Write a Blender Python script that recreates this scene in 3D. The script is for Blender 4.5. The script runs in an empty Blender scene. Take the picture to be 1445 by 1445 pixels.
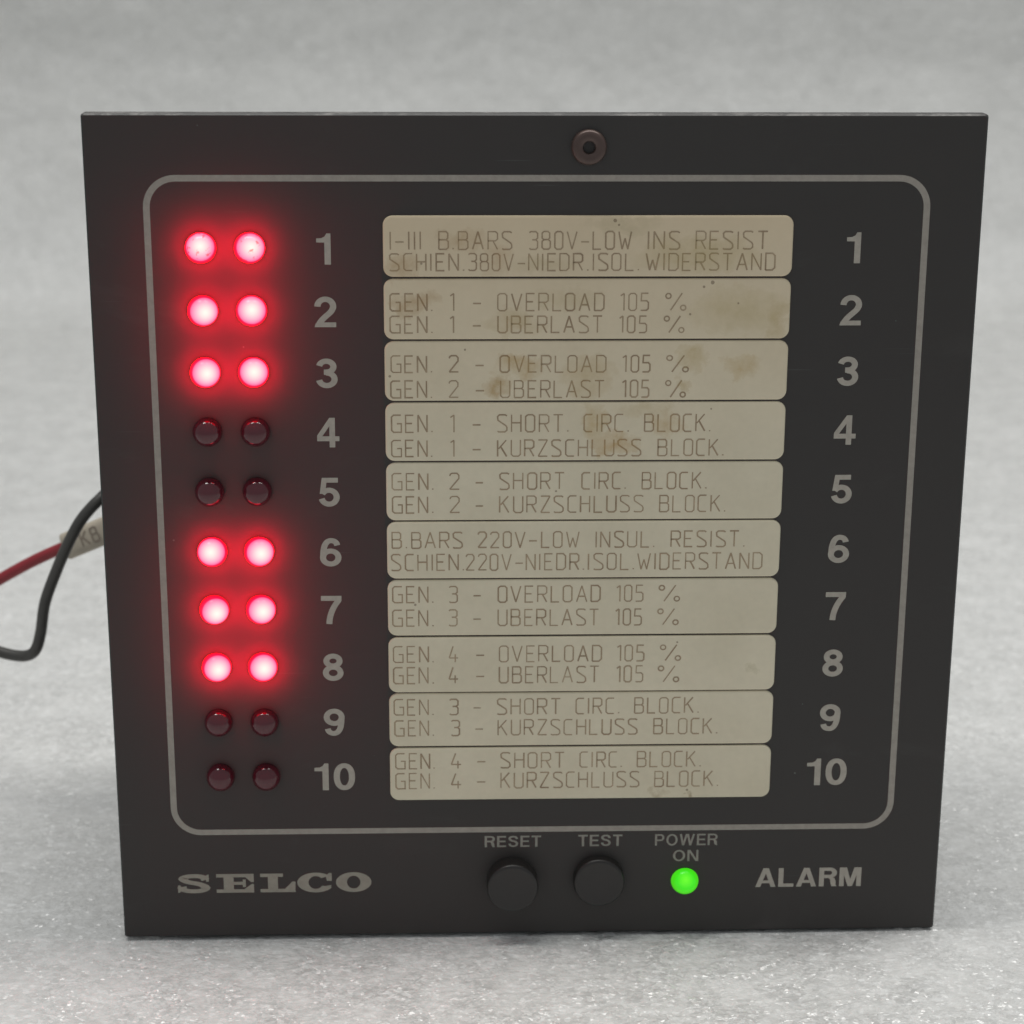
import bpy, math, random
import numpy as np
from mathutils import Vector, Matrix
from mathutils.geometry import delaunay_2d_cdt

S = 0.001                      # everything below is written in millimetres
random.seed(7)
rng = np.random.default_rng(11)
scene = bpy.context.scene
col = scene.collection

# ------------------------------------------------------------------ camera
cd = bpy.data.cameras.new("camera")
cam = bpy.data.objects.new("camera", cd)
col.objects.link(cam)
scene.camera = cam
ax = Vector((0.99948711, -0.03174429, 0.00422023))
ay = Vector((0.00508446, 0.28742031, 0.95779106))
az = Vector((-0.03161738, -0.95727836, 0.28743430))
m = Matrix((ax, ay, az)).transposed().to_4x4()
m.translation = Vector((-14.905, -336.17, 179.16)) * S
cam.matrix_world = m
cd.sensor_width = 36.0
cd.lens = 36.0 * 2964.0 / 1445.0
cd.clip_start = 0.01
cd.clip_end = 50
cd.dof.use_dof = True
cd.dof.focus_distance = 0.347
cd.dof.aperture_fstop = 27.0

# ------------------------------------------------------------------ light: a room with one ceiling fluorescent lamp
world = bpy.data.worlds.new("World")
scene.world = world
world.use_nodes = True
wb = world.node_tree.nodes["Background"]
wb.inputs["Color"].default_value = (0.93, 0.97, 1.0, 1)
wb.inputs["Strength"].default_value = 0.30

ld = bpy.data.lights.new("ceiling_lamp", 'AREA')
ld.shape = 'RECTANGLE'
ld.size = 0.9
ld.size_y = 0.13
ld.energy = 3.85
ld.color = (1.0, 0.985, 0.95)
lamp = bpy.data.objects.new("ceiling_lamp", ld)
lp = Vector((0.07, 0.025, 0.80))
lamp.location = lp
lamp.rotation_euler = (Vector((0.06, 0.10, 0)) - lp).to_track_quat('-Z', 'Y').to_euler()
col.objects.link(lamp)

scene.view_settings.view_transform = 'Standard'
scene.view_settings.look = 'None'
scene.view_settings.exposure = 0.23
scene.view_settings.gamma = 1.0
scene.cycles.use_denoising = True
scene.cycles.sample_clamp_indirect = 6.0
scene.cycles.max_bounces = 8

# ------------------------------------------------------------------ node helpers
def new_mat(name):
    mt = bpy.data.materials.new(name)
    mt.use_nodes = True
    nt = mt.node_tree
    return mt, nt, nt.nodes["Principled BSDF"]

def N(nt, kind, **kw):
    n = nt.nodes.new(kind)
    for k, v in kw.items():
        if k in n.inputs:
            n.inputs[k].default_value = v
        else:
            setattr(n, k, v)
    return n

def ramp(nt, stops, fac=None, interp='LINEAR'):
    n = nt.nodes.new('ShaderNodeValToRGB')
    cr = n.color_ramp
    cr.interpolation = interp
    while len(cr.elements) < len(stops):
        cr.elements.new(0.5)
    for e, (p, c) in zip(cr.elements, stops):
        e.position = p
        e.color = (c[0], c[1], c[2], 1) if not isinstance(c, (int, float)) else (c, c, c, 1)
    if fac is not None:
        nt.links.new(fac, n.inputs[0])
    return n

def math_n(nt, op, a, b=None, c=None, clamp=False):
    n = nt.nodes.new('ShaderNodeMath')
    n.operation = op
    n.use_clamp = clamp
    for i, v in enumerate((a, b, c)):
        if v is None:
            continue
        if isinstance(v, (int, float)):
            n.inputs[i].default_value = v
        else:
            nt.links.new(v, n.inputs[i])
    return n.outputs[0]

def vmath(nt, op, a, b=None, scale=None):
    n = nt.nodes.new('ShaderNodeVectorMath')
    n.operation = op
    for i, v in enumerate((a, b)):
        if v is None:
            continue
        if isinstance(v, tuple):
            n.inputs[i].default_value = v
        else:
            nt.links.new(v, n.inputs[i])
    if scale is not None:
        if isinstance(scale, (int, float)):
            n.inputs['Scale'].default_value = scale
        else:
            nt.links.new(scale, n.inputs['Scale'])
    return n.outputs['Value'] if op in ('LENGTH', 'DISTANCE', 'DOT_PRODUCT') else n.outputs[0]

def mixc(nt, fac, a, b, blend='MIX'):
    n = nt.nodes.new('ShaderNodeMix')
    n.data_type = 'RGBA'
    n.blend_type = blend
    for i, v in ((0, fac), (6, a), (7, b)):
        if isinstance(v, (int, float)):
            n.inputs[i].default_value = v
        elif isinstance(v, tuple):
            n.inputs[i].default_value = (v[0], v[1], v[2], 1)
        else:
            nt.links.new(v, n.inputs[i])
    return n.outputs[2]

def position(nt):
    return nt.nodes.new('ShaderNodeNewGeometry').outputs['Position']

def texco(nt, which='Object'):
    return nt.nodes.new('ShaderNodeTexCoord').outputs[which]

def noise(nt, vec, scale, detail=3, rough=0.5, out='Fac', dist=0.0):
    n = nt.nodes.new('ShaderNodeTexNoise')
    n.inputs['Scale'].default_value = scale
    n.inputs['Detail'].default_value = detail
    n.inputs['Roughness'].default_value = rough
    n.inputs['Distortion'].default_value = dist
    nt.links.new(vec, n.inputs['Vector'])
    return n.outputs[out]

# ------------------------------------------------------------------ materials
def foam_material():
    mt, nt, b = new_mat("white_packing_foam")
    L = nt.links.new
    pos = position(nt)
    st = vmath(nt, 'MULTIPLY', pos, (0.8, 1.0, 1.0))
    wob = noise(nt, st, 260, 2, out='Color')
    st2 = vmath(nt, 'ADD', st, vmath(nt, 'SCALE', vmath(nt, 'SUBTRACT', wob, (0.5, 0.5, 0.5)), scale=0.0016))
    # foam cells: every cell skin is a small flat facet with its own tilt
    v1 = N(nt, 'ShaderNodeTexVoronoi'); v1.inputs['Scale'].default_value = 1250
    L(st2, v1.inputs['Vector'])
    v2 = N(nt, 'ShaderNodeTexVoronoi'); v2.inputs['Scale'].default_value = 2300
    L(st2, v2.inputs['Vector'])
    geo = nt.nodes.new('ShaderNodeNewGeometry')
    f1 = vmath(nt, 'SUBTRACT', v1.outputs['Color'], (0.5, 0.5, 0.5))
    f2 = vmath(nt, 'SUBTRACT', v2.outputs['Color'], (0.5, 0.5, 0.5))
    facet = vmath(nt, 'ADD', vmath(nt, 'SCALE', f1, scale=0.95), vmath(nt, 'SCALE', f2, scale=0.95))
    cn = vmath(nt, 'NORMALIZE', vmath(nt, 'ADD', geo.outputs['Normal'], facet))
    bump = N(nt, 'ShaderNodeBump')
    h = math_n(nt, 'ADD', math_n(nt, 'MULTIPLY', noise(nt, st2, 800, 3), 0.9),
               math_n(nt, 'MULTIPLY', noise(nt, pos, 120, 3), 2.2))
    L(h, bump.inputs['Height'])
    bump.inputs['Strength'].default_value = 0.85
    bump.inputs['Distance'].default_value = 0.0007
    L(bump.outputs[0], b.inputs['Normal'])
    L(cn, b.inputs['Coat Normal'])
    # cell skins differ in gloss; only some catch the lamp
    gl = ramp(nt, [(0.35, 0.15), (0.60, 1.0)], noise(nt, pos, 120, 3))
    L(math_n(nt, 'MULTIPLY', gl.outputs[0], 1.0), b.inputs['Coat Weight'])
    b.inputs['Coat Roughness'].default_value = 0.235
    b.inputs['Coat IOR'].default_value = 1.7
    b.inputs['Roughness'].default_value = 0.55
    b.inputs['Specular IOR Level'].default_value = 0.3
    # cloudy translucency: thin and thick foam
    cl = noise(nt, vmath(nt, 'MULTIPLY', pos, (0.7, 1.0, 1.0)), 60, 5, 0.6)
    c2 = noise(nt, st2, 480, 2, 0.6)
    cc = ramp(nt, [(0.3, (0.68, 0.68, 0.665)), (0.7, (0.78, 0.78, 0.765))], cl)
    c = mixc(nt, ramp(nt, [(0.45, 0.0), (0.78, 0.5)], c2).outputs[0], cc.outputs[0], (0.92, 0.925, 0.92))  # pale streaks: foam sparkle painted into the base colour
    c = mixc(nt, ramp(nt, [(0.2, 0.25), (0.5, 0.0)], c2).outputs[0], c, (0.56, 0.565, 0.56))
    # sparkle painted into the colour: single cell skins whiter, a few translucent darker ones
    k1 = N2sep(nt, v1.outputs['Color'])
    c = mixc(nt, ramp(nt, [(0.86, 0.0), (0.97, 0.55)], k1).outputs[0], c, (0.95, 0.955, 0.95))
    c = mixc(nt, ramp(nt, [(0.02, 0.14), (0.18, 0.0)], k1).outputs[0], c, (0.50, 0.505, 0.50))
    L(c, b.inputs['Base Color'])
    return mt

def plate_material(name="black_anodised_plate", base=(0.034, 0.0315, 0.029), rough=0.58, marks=True):
    mt, nt, b = new_mat(name)
    L = nt.links.new
    pos = position(nt)
    n1 = noise(nt, pos, 45, 4, 0.6)
    n2 = noise(nt, vmath(nt, 'MULTIPLY', pos, (1, 1, 6)), 900, 2)
    c = mixc(nt, n1, tuple(x * 0.85 for x in base), tuple(x * 1.2 for x in base))
    r = math_n(nt, 'ADD', math_n(nt, 'MULTIPLY', n1, 0.12), rough - 0.06)
    if marks:
        v = N(nt, 'ShaderNodeTexVoronoi'); v.inputs['Scale'].default_value = 150
        L(pos, v.inputs['Vector'])
        sp = math_n(nt, 'LESS_THAN', v.outputs['Distance'], 0.024)
        keep = math_n(nt, 'GREATER_THAN', N2sep(nt, v.outputs['Color']), 0.72)
        dust = math_n(nt, 'MULTIPLY', sp, keep)
        c = mixc(nt, math_n(nt, 'MULTIPLY', dust, 0.6), c, (0.25, 0.24, 0.22))
        # hairline scratches in two directions, only where it was handled
        where = ramp(nt, [(0.52, 0.0), (0.62, 1.0)], noise(nt, pos, 26, 2)).outputs[0]
        for rot, seed in ((0.5, 0.3), (-0.9, 0.7)):
            mp_ = nt.nodes.new('ShaderNodeMapping')
            mp_.inputs['Rotation'].default_value = (0, rot, 0)
            mp_.inputs['Scale'].default_value = (45, 1, 2600)
            mp_.inputs['Location'].default_value = (seed, 0, seed)
            L(pos, mp_.inputs['Vector'])
            ln = ramp(nt, [(0.745, 0.0), (0.77, 1.0)], noise(nt, mp_.outputs[0], 1.0, 1)).outputs[0]
            c = mixc(nt, math_n(nt, 'MULTIPLY', math_n(nt, 'MULTIPLY', ln, where), 0.35), c, (0.16, 0.155, 0.15))
        # faint rubbed smears
        sm = ramp(nt, [(0.60, 0.0), (0.80, 1.0)], noise(nt, vmath(nt, 'MULTIPLY', pos, (1.0, 1.0, 2.2)), 38, 5, 0.7, dist=0.6))
        c = mixc(nt, math_n(nt, 'MULTIPLY', sm.outputs[0], 0.22), c, (0.12, 0.11, 0.10))
    L(c, b.inputs['Base Color'])
    L(r, b.inputs['Roughness'])
    if marks:      # added red translucency: hidden diode glow shows through as a glare-like halo
        tr = N(nt, 'ShaderNodeBsdfTranslucent'); tr.inputs['Color'].default_value = (1.0, 0.02, 0.12, 1)
        mx_ = N(nt, 'ShaderNodeMixShader'); mx_.inputs[0].default_value = 0.12
        L(b.outputs[0], mx_.inputs[1]); L(tr.outputs[0], mx_.inputs[2])
        L(mx_.outputs[0], nt.nodes['Material Output'].inputs['Surface'])
    b.inputs['Specular IOR Level'].default_value = 0.6
    bump = N(nt, 'ShaderNodeBump')
    bump.inputs['Strength'].default_value = 0.12
    bump.inputs['Distance'].default_value = 0.0001
    L(n2, bump.inputs['Height'])
    L(bump.outputs[0], b.inputs['Normal'])
    return mt

def N2sep(nt, colour):
    s = nt.nodes.new('ShaderNodeSeparateColor')
    nt.links.new(colour, s.inputs[0])
    return s.outputs[0]

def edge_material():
    # chamfered rim of the plate: top worn pale, lit look put into colour
    mt, nt, b = new_mat("plate_rim_worn_lit_top")
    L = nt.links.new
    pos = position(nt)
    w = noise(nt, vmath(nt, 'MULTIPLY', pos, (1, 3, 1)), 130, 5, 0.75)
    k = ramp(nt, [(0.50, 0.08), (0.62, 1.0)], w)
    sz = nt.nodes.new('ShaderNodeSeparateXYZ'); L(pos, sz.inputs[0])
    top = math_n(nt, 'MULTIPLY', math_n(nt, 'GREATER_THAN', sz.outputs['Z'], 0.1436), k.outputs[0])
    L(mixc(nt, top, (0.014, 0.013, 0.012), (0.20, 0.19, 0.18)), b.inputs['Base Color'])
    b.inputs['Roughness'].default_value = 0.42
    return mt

def print_material(name="pale_screen_print", colour=(0.44, 0.40, 0.345)):
    mt, nt, b = new_mat(name)
    L = nt.links.new
    pos = position(nt)
    n1 = noise(nt, pos, 700, 3, 0.7)
    n2 = noise(nt, pos, 40, 3)
    c = mixc(nt, ramp(nt, [(0.3, 0.0), (0.7, 1.0)], n1).outputs[0], tuple(x * 0.86 for x in colour), tuple(x * 1.1 for x in colour))
    c = mixc(nt, math_n(nt, 'MULTIPLY', n2, 0.25), c, tuple(x * 0.75 for x in colour))
    L(c, b.inputs['Base Color'])
    b.inputs['Roughness'].default_value = 0.55
    return mt

# stains and tinted patches on the label strips: x, z, radius x, radius z, strength, colour  (mm on the plate)
STAINS_TINTS = [
    (37.4, 50.0, 1.0, 1.0, 0.35, (0.33, 0.275, 0.122)),
    (-21.5, 119.5, 3.2, 2.6, 0.50, (0.40, 0.248, 0.097)), (-12.0, 124.0, 4.6, 2.0, 0.42, (0.40, 0.248, 0.097)),  # tinted patches at the left of the top strip
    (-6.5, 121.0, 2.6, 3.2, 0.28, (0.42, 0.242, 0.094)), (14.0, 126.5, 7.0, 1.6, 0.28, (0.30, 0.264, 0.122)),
    (26.0, 121.5, 11.0, 3.4, 0.40, (0.42, 0.319, 0.094)), (1.0, 119.8, 5.0, 1.8, 0.22, (0.36, 0.286, 0.101)),
    (-20.0, 113.8, 4.0, 2.0, 0.55, (0.40, 0.248, 0.097)), (-3.5, 110.5, 5.5, 2.2, 0.38, (0.42, 0.297, 0.101)),
    (5.0, 114.5, 6.0, 2.0, 0.25, (0.40, 0.308, 0.108)), (33.0, 112.5, 9.0, 4.2, 0.38, (0.42, 0.319, 0.094)),
    (39.5, 110.5, 2.2, 3.5, 0.45, (0.42, 0.297, 0.086)),
    (-3.0, 103.4, 4.6, 2.2, 0.55, (0.44, 0.275, 0.072)), (-6.3, 99.8, 2.6, 2.0, 0.62, (0.40, 0.242, 0.065)),
    (8.5, 101.5, 4.6, 4.2, 0.42, (0.44, 0.297, 0.094)), (33.8, 103.2, 3.6, 2.0, 0.50, (0.48, 0.319, 0.094)),
    (25.5, 104.5, 3.0, 2.0, 0.45, (0.44, 0.308, 0.086)), (24.5, 100.0, 1.2, 1.6, 0.45, (0.42, 0.286, 0.079)),
    (9.8, 93.4, 2.6, 3.4, 0.55, (0.46, 0.297, 0.072)), (13.5, 90.0, 3.8, 2.0, 0.60, (0.46, 0.264, 0.058)),
    (21.5, 93.2, 3.4, 2.4, 0.50, (0.46, 0.286, 0.086)), (18.0, 95.8, 5.5, 1.6, 0.30, (0.44, 0.308, 0.101)),
    (22.0, 27.0, 2.0, 1.0, 0.5, (0.30, 0.198, 0.065)), (26.5, 26.9, 0.8, 0.6, 0.7, (0.25, 0.165, 0.058)),
]
SPECKS = [(28.6, 117.0, 0.32), (27.2, 116.3, 0.2), (32.9, 113.6, 0.16), (25.1, 111.8, 0.2), (12.6, 127.1, 0.3),
          (13.2, 126.4, 0.18), (-23.9, 101.6, 0.22), (-11.6, 106.0, 0.18), (-20.1, 62.0, 0.22),
          (26.9, 27.6, 0.22), (24.5, 55.0, 0.18), (29.0, 95.9, 0.16), (3.5, 81.9, 0.18), (-18.6, 120.2, 0.2)]

def strip_material(engraved=False):
    mt, nt, b = new_mat("aged_cream_plastic" if not engraved else "brown_engraving_fill")
    L = nt.links.new
    pos = position(nt)
    if engraved:
        n = noise(nt, pos, 260, 4, 0.7)
        c = ramp(nt, [(0.25, (0.24, 0.17, 0.105)), (0.75, (0.50, 0.40, 0.27))], n).outputs[0]
        yel = noise(nt, pos, 30, 2)
        c = mixc(nt, math_n(nt, 'MULTIPLY', yel, 0.25), c, (0.40, 0.24, 0.12))
    else:
        n = noise(nt, pos, 55, 5, 0.6)
        g = noise(nt, pos, 900, 2)
        c = ramp(nt, [(0.3, (0.71, 0.64, 0.475)), (0.7, (0.81, 0.735, 0.56))], n).outputs[0]
        c = mixc(nt, math_n(nt, 'MULTIPLY', g, 0.16), c, (0.36, 0.33, 0.25))
        sep = nt.nodes.new('ShaderNodeSeparateXYZ')
        # upper strips are yellower (older) than the lower ones
        L(pos, sep.inputs[0])
        age = nt.nodes.new('ShaderNodeMapRange')
        L(sep.outputs['Z'], age.inputs[0])
        for i, v in ((1, 0.085), (2, 0.128), (3, 0.0), (4, 0.55)):
            age.inputs[i].default_value = v
        c = mixc(nt, age.outputs[0], c, (0.70, 0.53, 0.335))
    wob = vmath(nt, 'SCALE', vmath(nt, 'SUBTRACT', noise(nt, pos, 240, 5, 0.7, out='Color'), (0.5, 0.5, 0.5)), scale=0.0075)
    wp = vmath(nt, 'ADD', pos, wob)
    fine = ramp(nt, [(0.25, 0.35), (0.65, 1.0)], noise(nt, pos, 420, 4, 0.7)).outputs[0]
    for (x, z, rx, rz, s, cl) in STAINS_TINTS:
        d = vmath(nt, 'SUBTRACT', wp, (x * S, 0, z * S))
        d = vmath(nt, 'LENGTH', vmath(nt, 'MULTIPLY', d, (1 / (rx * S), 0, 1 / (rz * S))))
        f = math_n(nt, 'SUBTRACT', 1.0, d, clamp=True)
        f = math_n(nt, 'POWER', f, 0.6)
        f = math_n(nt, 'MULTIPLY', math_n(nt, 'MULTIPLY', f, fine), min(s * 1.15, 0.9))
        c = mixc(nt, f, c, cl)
    if not engraved:
        wq = vmath(nt, 'ADD', pos, vmath(nt, 'SCALE', wob, scale=0.05))
        for (x, z, r) in SPECKS:
            d = vmath(nt, 'LENGTH', vmath(nt, 'MULTIPLY', vmath(nt, 'SUBTRACT', wq, (x * S, 0, z * S)), (1, 0, 1)))
            f = math_n(nt, 'LESS_THAN', d, r * S)
            c = mixc(nt, math_n(nt, 'MULTIPLY', f, 0.6), c, (0.13, 0.08, 0.04))
    L(c, b.inputs['Base Color'])
    b.inputs['Roughness'].default_value = 0.5
    if not engraved:
        b.inputs['Subsurface Weight'].default_value = 0.0
        bump = N(nt, 'ShaderNodeBump')
        bump.inputs['Strength'].default_value = 0.1
        bump.inputs['Distance'].default_value = 0.0002
        L(noise(nt, pos, 300, 4), bump.inputs['Height'])
        L(bump.outputs[0], b.inputs['Normal'])
    return mt

def plain(name, colour, rough=0.5, **kw):
    mt, nt, b = new_mat(name)
    n = noise(nt, texco(nt), 300, 3)
    nt.links.new(mixc(nt, n, tuple(x * 0.8 for x in colour), tuple(min(1, x * 1.2) for x in colour)), b.inputs['Base Color'])
    b.inputs['Roughness'].default_value = rough
    for k, v in kw.items():
        b.inputs[k.replace('_', ' ')].default_value = v
    return mt

def lit_red(dirt=False, power=1.0, name="glowing_red_lens"):
    """Light of a red diode: palest at the lens tip, with an added hidden rear glow."""
    mt, nt, b = new_mat(name)
    L = nt.links.new
    oc = texco(nt)
    b.inputs['Base Color'].default_value = (0.5, 0.03, 0.05, 1)
    b.inputs['Roughness'].default_value = 0.25
    d = vmath(nt, 'LENGTH', vmath(nt, 'SUBTRACT', oc, (0.0005, -0.0027, 0.0005)))
    t = math_n(nt, 'DIVIDE', d, 0.0042)
    cr = ramp(nt, [(0.0, (1.0, 0.90, 0.78)), (0.20, (1.0, 0.68, 0.66)), (0.42, (1.0, 0.37, 0.50)), (0.56, (1.0, 0.19, 0.36)), (0.635, (1.0, 0.10, 0.25)), (0.66, (0.8, 0.0, 0.06)), (0.80, (0.55, 0.0, 0.03)), (1.0, (0.4, 0.0, 0.006))], t)
    sep = nt.nodes.new('ShaderNodeSeparateColor')
    L(cr.outputs[0], sep.inputs[0])
    comb = nt.nodes.new('ShaderNodeCombineColor')
    rr = ramp(nt, [(0.0, LED_TIP / 1000), (0.70, LED_TIP / 1000), (0.80, LED_SIDE / 1000), (0.855, LED_SIDE / 1000)], t)
    so = nt.nodes.new('ShaderNodeSeparateXYZ'); L(oc, so.inputs[0])
    halo_glow = math_n(nt, 'MULTIPLY', math_n(nt, 'GREATER_THAN', so.outputs['Y'], 0.0009), LED_HALO_GLOW * power)  # added glow on the unseen rear body, makes the red halo
    L(math_n(nt, 'ADD', math_n(nt, 'MULTIPLY', rr.outputs[0], 1000.0 * power), halo_glow), comb.inputs[0])
    g, bl = sep.outputs[1], sep.outputs[2]
    if dirt:
        sp = ramp(nt, [(0.37, 1.0), (0.42, 0.0)], noise(nt, vmath(nt, 'ADD', position(nt), (0.013, 0, 0.004)), 950, 3, 0.6))
        k = math_n(nt, 'SUBTRACT', 1.0, math_n(nt, 'MULTIPLY', sp.outputs[0], 0.6))
        g = math_n(nt, 'MULTIPLY', g, k)
        bl = math_n(nt, 'MULTIPLY', bl, k)
    L(g, comb.inputs[1])
    L(math_n(nt, 'ADD', bl, math_n(nt, 'MULTIPLY', halo_glow, 0.34)), comb.inputs[2])
    L(comb.outputs[0], b.inputs['Emission Color'])
    b.inputs['Emission Strength'].default_value = 1.0
    return mt

LED_TIP, LED_SIDE, LED_HALO_GLOW = 3.0, 6.0, 13.5  # last value: unseen rear glow added to imitate glare round the lamps

def lit_green():
    mt, nt, b = new_mat("glowing_green_lens")
    L = nt.links.new
    b.inputs['Base Color'].default_value = (0.02, 0.2, 0.01, 1)
    b.inputs['Roughness'].default_value = 0.25
    oc = texco(nt)
    d = math_n(nt, 'DIVIDE', vmath(nt, 'LENGTH', vmath(nt, 'SUBTRACT', oc, (0.0, -0.0025, 0.0012))), 0.0042)
    d = math_n(nt, 'ADD', d, math_n(nt, 'MULTIPLY', noise(nt, oc, 700, 2), 0.10))
    cr = ramp(nt, [(0.05, (0.13, 0.80, 0.02)), (0.45, (0.03, 0.60, 0.002)), (0.75, (0.06, 0.50, 0.01)), (0.92, (0.03, 0.25, 0.01))], d)
    L(cr.outputs[0], b.inputs['Emission Color'])
    b.inputs['Emission Strength'].default_value = 1.0
    return mt

# ------------------------------------------------------------------ mesh helpers
def obj(name, verts, faces, mat, parent=None, smooth=False, loc=None, mats=None, label=None):
    me = bpy.data.meshes.new(name)
    me.from_pydata([(v[0] * S, v[1] * S, v[2] * S) for v in verts], [], faces)
    me.materials.append(mat)
    if mats:
        for mm in mats[0]:
            me.materials.append(mm)
        for i, p in enumerate(me.polygons):
            p.material_index = mats[1][i]
    if smooth:
        me.polygons.foreach_set('use_smooth', [True] * len(me.polygons))
    me.update()
    o = bpy.data.objects.new(name, me)
    col.objects.link(o)
    if loc is not None:
        o.location = Vector(loc) * S
    if parent is not None:
        o.parent = parent
    if label:
        o['label'] = label
    return o

def rrect(x0, x1, z0, z1, r, n=6):
    pts = []
    for cx, cz, a0 in ((x1 - r, z1 - r, 0), (x0 + r, z1 - r, 90), (x0 + r, z0 + r, 180), (x1 - r, z0 + r, 270)):
        for i in range(n + 1):
            a = math.radians(a0 + 90 * i / n)
            pts.append((cx + r * math.cos(a), cz + r * math.sin(a)))
    return pts          # counter-clockwise seen from the front (-Y)

def loft(layers, cap0=True, cap1=True):
    """layers: [(outline [(x,z)], y)], front first"""
    V, F = [], []
    n = len(layers[0][0])
    for pts, y in layers:
        V += [(x, y, z) for x, z in pts]
    for k in range(len(layers) - 1):
        a, b = k * n, (k + 1) * n
        for i in range(n):
            j = (i + 1) % n
            F.append((a + i, b + i, b + j, a + j))
    if cap0:
        F.append(tuple(range(n)))
    if cap1:
        F.append(tuple(reversed(range((len(layers) - 1) * n, len(layers) * n))))
    return V, F

def lathe(profile, n=48, seg_close=True):
    """profile: [(radius, y)] turned about the Y axis; r=0 ends are closed"""
    V, F = [], []
    rings = []
    for r, y in profile:
        if r < 1e-6:
            V.append((0, y, 0)); rings.append([len(V) - 1])
        else:
            s = len(V)
            V += [(r * math.cos(2 * math.pi * i / n), y, r * math.sin(2 * math.pi * i / n)) for i in range(n)]
            rings.append(list(range(s, s + n)))
    for a, b in zip(rings, rings[1:]):
        for i in range(n):
            j = (i + 1) % n
            if len(a) == 1 and len(b) == 1:
                continue
            if len(a) == 1:
                F.append((a[0], b[i], b[j]))
            elif len(b) == 1:
                F.append((a[i], b[0], a[j]))
            else:
                F.append((a[i], b[i], b[j], a[j]))
    return V, F

def box(x0, x1, y0, y1, z0, z1, r=0.6, bev=0.5):
    ins = lambda d: rrect(x0 + d, x1 - d, z0 + d, z1 - d, max(r - d, 0.05), 4)
    return loft([(ins(bev), y0), (ins(0), y0 + bev), (ins(0), y1 - bev), (ins(bev), y1)])

def tube(points, radius, n=14, sub=8, flat=None):
    """smooth tube through points (Catmull-Rom), mm"""
    P = [np.array(p, float) for p in points]
    P = [2 * P[0] - P[1]] + P + [2 * P[-1] - P[-2]]
    C = []
    for i in range(1, len(P) - 2):
        for k in range(sub):
            t = k / sub
            C.append(0.5 * ((2 * P[i]) + (-P[i - 1] + P[i + 1]) * t + (2 * P[i - 1] - 5 * P[i] + 4 * P[i + 1] - P[i + 2]) * t * t
                            + (-P[i - 1] + 3 * P[i] - 3 * P[i + 1] + P[i + 2]) * t ** 3))
    C.append(P[-2])
    V, F = [], []
    up = np.array((0.0, 1.0, 0.0))
    for i, c in enumerate(C):
        d = C[min(i + 1, len(C) - 1)] - C[max(i - 1, 0)]
        d /= np.linalg.norm(d)
        u = up - d * np.dot(up, d)
        u /= np.linalg.norm(u)
        w = np.cross(d, u)
        for k in range(n):
            a = 2 * math.pi * k / n
            V.append(tuple(c + radius * (math.cos(a) * u + math.sin(a) * w)))
    for i in range(len(C) - 1):
        for k in range(n):
            j = (k + 1) % n
            F.append((i * n + k, i * n + j, (i + 1) * n + j, (i + 1) * n + k))
    F.append(tuple(reversed(range(n))))
    F.append(tuple(range((len(C) - 1) * n, len(C) * n)))
    return V, F

# ------------------------------------------------------------------ flat glyph shapes (lettering)
class Ink:
    """collects strokes and filled shapes on the plane y = const, each a hair above the last"""
    def __init__(self, y):
        self.y = y; self.k = 0; self.V = []; self.F = []
    def poly(self, pts):
        y = self.y - 0.004 * (self.k % 4); self.k += 1
        a = sum(p[0] * q[1] - q[0] * p[1] for p, q in zip(pts, pts[1:] + pts[:1]))
        if a < 0:
            pts = pts[::-1]
        s = len(self.V)
        self.V += [(p[0], y, p[1]) for p in pts]
        self.F.append(tuple(range(s, s + len(pts))))
    def stroke(self, pts, wx, wz=None, closed=False, lens=None):
        for i in range(1, len(pts) - 1):
            ax_, az_ = pts[i][0] - pts[i - 1][0], pts[i][1] - pts[i - 1][1]
            bx_, bz_ = pts[i + 1][0] - pts[i][0], pts[i + 1][1] - pts[i][1]
            la, lb = math.hypot(ax_, az_), math.hypot(bx_, bz_)
            if not closed and la > 1e-6 and lb > 1e-6 and (ax_ * bx_ + az_ * bz_) / (la * lb) < -0.25:
                self.stroke(pts[:i + 1], wx, wz)
                self.stroke(pts[i:], wx, wz)
                return
        """ribbon along pts; wx = width of upright strokes, wz = width of level strokes"""
        wz = wx if wz is None else wz
        y = self.y - 0.004 * (self.k % 4); self.k += 1
        n = len(pts); L, Rr = [], []
        for i, p in enumerate(pts):
            a = pts[i - 1] if (i > 0 or closed) else None
            b = pts[(i + 1) % n] if (i < n - 1 or closed) else None
            ns = []
            for u, v in ((a, p), (p, b)):
                if u is None or v is None:
                    continue
                dx, dz = v[0] - u[0], v[1] - u[1]
                l = math.hypot(dx, dz) or 1
                ns.append((-dz / l, dx / l))
            nx, nz = sum(t[0] for t in ns) / len(ns), sum(t[1] for t in ns) / len(ns)
            q = nx * nx + nz * nz
            k = min(1 / max(q, 0.3), 1.8)
            nx, nz = nx * k * wx / 2, nz * k * wz / 2
            L.append((p[0] + nx, p[1] + nz)); Rr.append((p[0] - nx, p[1] - nz))
        s = len(self.V)
        self.V += [(p[0], y, p[1]) for p in L] + [(p[0], y, p[1]) for p in Rr]
        for i in range(n if closed else n - 1):
            j = (i + 1) % n
            self.F.append((s + i, s + n + i, s + n + j, s + j))
    def build(self, name, mat, parent, label=None):
        return obj(name, self.V, self.F, mat, parent, label=label)

def arc(cx, cz, rx, rz, a0, a1, n=18, p=1.0):
    out = []
    for i in range(n + 1):
        a = math.radians(a0 + (a1 - a0) * i / n)
        c, s = math.cos(a), math.sin(a)
        out.append((cx + rx * math.copysign(abs(c) ** p, c), cz + rz * math.copysign(abs(s) ** p, s)))
    return out

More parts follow.
